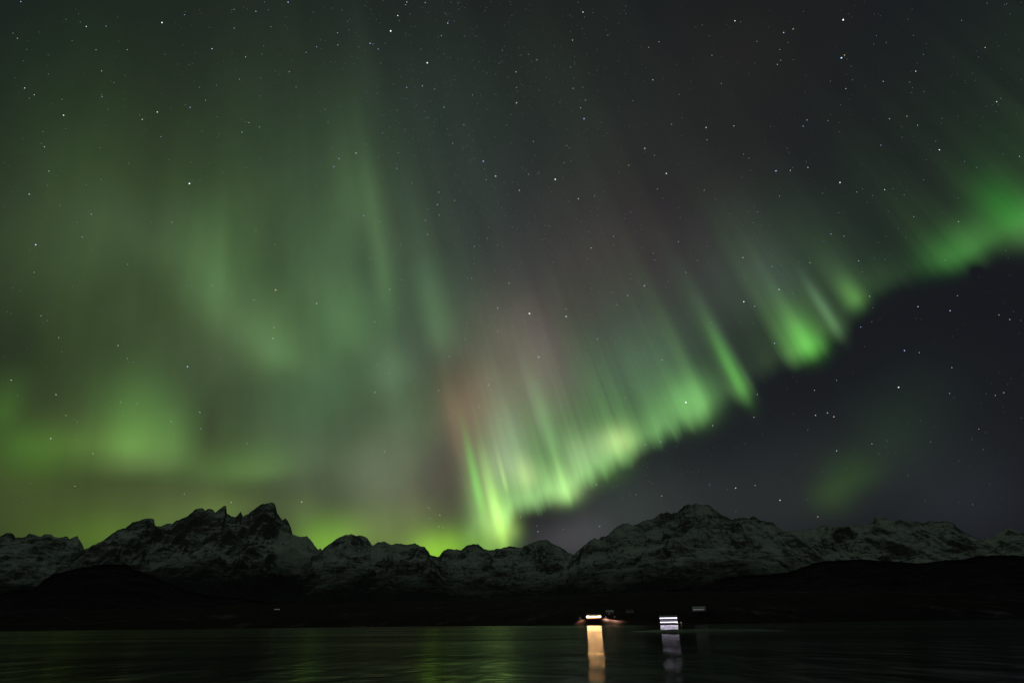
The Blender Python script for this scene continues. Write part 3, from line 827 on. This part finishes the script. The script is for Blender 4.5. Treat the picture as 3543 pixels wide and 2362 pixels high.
# ------------------------------------------------------------------ stars
SR = 180000.0
TILE = {1: (0, 0), 2: (1181, 0), 3: (2362, 0), 4: (0, 787), 5: (1181, 787), 6: (2362, 787)}
ST = {
 1: "143 13 b3;594 184 w3;731 182 b2;1116 157 w5;1271 103 b2;1461 337 b4;1692 394 b3;1763 80 b3;1985 17 b4;877 344 b2;170 608 w3;236 654 w2;438 795 w4;980 824 w3;1084 773 w4;1310 741 b3;1109 943 b2;1305 1265 w6;1787 875 b3;1667 911 b3;1715 846 w2;1651 547 b2;1994 495 o2;2109 362 b2;2181 323 b3;2326 227 b3;2328 311 b3;2040 600 b2;2240 754 b2;2336 1094 b4;2300 1149 b4;337 1180 w2;201 1338 w3;630 1475 w2;1185 1532 o2;704 667 b2;700 490 w2;1417 692 o2;306 1012 w2;120 265 w1;661 344 w1;1614 195 b2;1866 185 b2;1613 67 w1;2160 1342 w1;2183 1277 w1",
 2: "451 15 w3;443 34 w2;578 20 b3;389 109 w4;340 215 w6;733 160 b4;198 300 b4;218 305 b2;254 339 b3;592 434 w6;690 247 w2;1110 347 b2;1665 85 w4;1593 278 w3;1837 244 b2;1203 496 w3;1207 604 w2;1207 709 w4;1347 413 w2;1292 377 b2;2188 289 w2;2146 551 b4;2118 328 o2;1579 464 b2;451 603 b3;558 592 w3;644 615 w2;903 655 w2;707 739 b3;844 861 b3;1649 744 w3;1672 819 b5;1597 609 w2;1663 603 b2;2274 856 o3;2009 696 b2;2327 652 b2;1324 975 b3;1138 861 b2;102 1055 w4;382 1161 b3;978 1111 b5;1063 1214 o5;1474 1236 w6;1227 1312 o4;998 1238 b3;1290 1202 b3;1359 1188 b2;2091 1023 w4;2157 1071 b3;1980 1139 o3;2239 1196 w5;2177 1303 b3;1633 1370 w4;1745 1350 b3;662 1410 b4;675 1482 b3;672 1325 b3;780 1382 w2;154 1487 b4;580 1518 w2;263 1527 o2;489 1266 o2;1535 1123 b2;1555 1004 b2;283 917 b2;767 988 w2;1682 690 w2;1506 708 b1",
 3: "360 145 w4;1106 138 w6;696 226 b4;761 201 o3;512 287 b2;670 343 b2;653 445 b3;676 416 b2;202 383 b2;1094 400 b6;1115 381 o3;1606 492 w3;1382 562 b3;266 575 b2;162 880 w4;353 868 w3;167 965 b3;830 870 b3;857 828 w2;1002 832 b2;1366 1001 b2;643 1178 b5;742 1175 w3;863 1154 w3;1084 1258 w5;1392 1307 w3;1769 1033 w4;420 1063 b2;457 1090 b2;227 1370 b2;515 1460 b2;1592 1494 b2;2164 702 w3;2321 1079 w2;1200 1324 o2;1124 612 w2;148 1312 w2;667 1351 b2;1425 819 w2;1545 802 w2;1618 863 w2;2084 329 w2;1900 1527 w2",
 4: "246 119 b5;1899 430 o5;2182 523 w4;1887 689 w3;1881 763 w3;1292 958 b5;813 813 w3;877 902 w2;1457 400 w2;1526 437 b2;1894 119 b2;1762 18 o2;878 255 w2;77 1051 w3;386 1152 w3;350 1453 w3;405 758 w2;454 1294 o2;1377 1272 w3;1382 1386 b3;945 1215 w2;830 1203 w2;641 1556 w2;1750 500 w2;2313 767 b2;235 309 w1;566 65 w1;283 607 w1;1702 1487 w2;1180 1335 w1",
 5: "595 49 w3;1004 74 b2;408 119 b3;916 130 b3;1296 592 w7;1549 562 o3;1549 613 w5;1078 556 o4;1360 891 w5;1765 768 b4;1014 1083 o4;671 1121 w3;2088 401 w4;1973 468 b4;1721 141 w3;1874 62 o2;2322 98 w3;333 425 w3;416 361 w2;230 651 w3;898 349 b3;1155 384 o3;864 696 b2;852 768 b2;1077 713 b4;319 907 w2;250 948 w2;330 1003 w2;743 888 b3;232 1135 w3;1900 532 b3;1515 1222 w2;948 1234 o3;800 1370 o2;1102 1324 w2;2209 912 w3;2297 1150 b3;2283 1257 w2;2095 1495 b4;2200 1476 b4;298 1544 w3;1368 1079 b2;1991 1131 b2;1955 1177 o2;194 212 b3;241 214 b2;2151 177 w2;2159 223 w2",
 6: "22 1204 w7;421 511 w5;664 427 w4;615 268 b3;415 207 w3;168 126 b2;1022 45 b3;1111 60 w2;876 243 w2;1213 230 b3;1288 474 o3;1227 685 b3;1621 545 b4;1843 573 b4;1893 470 b3;2254 634 b3;2179 602 o2;1528 847 b4;1631 861 o2;1488 1100 w5;916 1293 b4;998 1276 b4;1042 1303 o4;491 1306 w3;207 1364 w3;1061 1537 w3;1304 1489 w2;633 797 b4;497 542 b3;2214 1137 w2;2154 1155 o2;2040 1387 o2;514 1149 w2;1855 965 w2;1838 1141 w1;1059 1052 w2;908 1121 w2;194 655 w2;102 226 w2;22 309 b3"}
stars = []
for k, txt in ST.items():
    ox, oy = TILE[k]
    for e in txt.split(';'):
        x, y, c = e.split(); stars.append((ox + float(x) / 1.9915, oy + float(y) / 1.9915, c[0], int(c[1])))
for e in "947 209 w3;1023 257 w3;958 278 w2;1017 335 w2;1045 343 b2;1570 270 w3;1688 368 w3;1680 330 b2;86 168 o4".split(';'):
    x, y, c = e.split(); stars.append((1000 + float(x) / 1.96, 1650 + float(y) / 1.96, c[0], int(c[1])))
for e in "857 143 w3;1222 57 b2;1421 83 w4;1570 62 w3;1759 175 w4;1420 259 w2;2047 302 o3;665 133 b2;385 373 w3;361 58 w3;261 130 w2;108 397 b2".split(';'):
    x, y, c = e.split(); stars.append((1900 + float(x) / 2.202, 1650 + float(y) / 2.202, c[0], int(c[1])))
for e in "1568 170 b3;1250 113 w2;508 61 o2".split(';'):
    x, y, c = e.split(); stars.append((float(x) / 1.96, 1650 + float(y) / 1.96, c[0], int(c[1])))
stars.sort(key=lambda s: -s[3])
stars_far = stars[300:]
stars = stars[:300]


def star_mat(name, col, s):
    t = NT(name)
    t.t.nodes.remove(t.b)
    e = t.n('ShaderNodeEmission'); e.inputs[0].default_value = tuple(col) + (1,); e.inputs[1].default_value = s
    t.l(e.outputs[0], t.out.inputs[0])
    t.m.cycles.emission_sampling = 'NONE'
    return t.m


import bmesh


def ball(name, r, mat, sub=1):
    bm = bmesh.new(); bmesh.ops.create_icosphere(bm, subdivisions=sub, radius=r)
    me = bpy.data.meshes.new(name); bm.to_mesh(me); bm.free(); me.materials.append(mat)
    return me


COLS = {'w': (0.95, 0.97, 1.0), 'b': (0.42, 0.62, 1.0), 'o': (1.0, 0.70, 0.48)}
CN = {'w': 'white', 'b': 'bluish', 'o': 'orange'}
SMESH = {c: ball('star', 1.0, star_mat(CN[c] + ' starlight', COLS[c], 1.6)) for c in COLS}
RAD = {1: 50, 2: 60, 3: 80, 4: 110, 5: 145, 6: 180, 7: 215}
ROWS = ['at sky top', 'high in sky', 'in middle sky', 'in lower sky', 'just above mountains']
COLN = ['far left', 'left', 'left of centre', 'right of centre', 'right', 'far right']


def reg(s):
    return (min(4, int(s[1] / 385.0)), min(5, int(s[0] / 590.5)))


def size_word(n): return 'brilliant' if n >= 6 else 'bright' if n >= 4 else 'small' if n == 3 else 'faint'


from collections import defaultdict
cells = defaultdict(list)
for s in stars: cells[(reg(s), s[2], size_word(s[3]))].append(s)
ORD = ['leftmost', 'second', 'third', 'fourth', 'fifth', 'sixth', 'seventh', 'eighth', 'ninth', 'tenth', 'eleventh', 'twelfth', 'thirteenth', 'fourteenth', 'fifteenth', 'sixteenth']
NUM = 'zero one two three four five six seven eight nine ten eleven twelve thirteen fourteen fifteen sixteen'.split()
lab = {}
for (rg, c, sw), lst in cells.items():
    lst.sort()
    where = '%s, %s' % (ROWS[rg[0]], COLN[rg[1]])
    if 'just above' in where: where = 'just above mountains, ' + COLN[rg[1]]
    for i, s in enumerate(lst):
        if len(lst) == 1: lab[s] = '%s %s star %s' % (sw, CN[c], where)
        elif i == 0: lab[s] = 'leftmost of the %s %s %s stars %s' % (NUM[len(lst)], sw, CN[c], where)
        elif i == len(lst) - 1: lab[s] = 'rightmost of the %s %s %s stars %s' % (NUM[len(lst)], sw, CN[c], where)
        else: lab[s] = '%s of %s %s %s stars %s' % (ORD[i] + ' from left', NUM[len(lst)], sw, CN[c], where)
for s in stars:
    d = bearing(s[0], s[1]) * SR
    o = bpy.data.objects.new('star', SMESH[s[2]]); C.objects.link(o)
    o.location = (d[0], d[1], d[2] + CAM_Z); q = RAD[s[3]]; o.scale = (q, q, q)
    setp(o, lab[s], 'star', 'stars in the night sky')

# the countless faint ones: one object, denser along the Milky Way
rng = np.random.default_rng(5)
pts = [(s[0], s[1], 60) for s in stars_far]
while len(pts) < 4200:
    if rng.random() < 0.45:
        yy = rng.uniform(-200, 1700); xx = 1750 + (yy - 700) * 0.16 + rng.normal() * 330
    else:
        xx = rng.uniform(-500, 4000); yy = rng.uniform(-500, 1750)
    pts.append((xx, yy, 25 + 32 * rng.random() ** 3))
bmv = bmesh.new(); bmesh.ops.create_icosphere(bmv, subdivisions=1, radius=1.0)
bv = np.array([v.co[:] for v in bmv.verts]); bf = np.array([[v.index for v in f.verts] for f in bmv.faces]); bmv.free()
dirs = bearing([p[0] for p in pts], [p[1] for p in pts]) * SR
V = (dirs[:, None, :] + bv[None] * np.array([p[2] for p in pts])[:, None, None]).reshape(-1, 3)
F = (bf[None] + (np.arange(len(pts)) * len(bv))[:, None, None]).reshape(-1, 3)
me = bpy.data.meshes.new('faint_stars'); me.from_pydata(V.tolist(), [], F.tolist())
me.materials.append(star_mat('faint starlight', (0.66, 0.78, 1.0), 0.8))
fs = bpy.data.objects.new('faint_stars', me); C.objects.link(fs); fs.location = (0, 0, CAM_Z)
setp(fs, 'countless faint bluish stars scattered over the whole night sky', 'stars', kind='stuff')
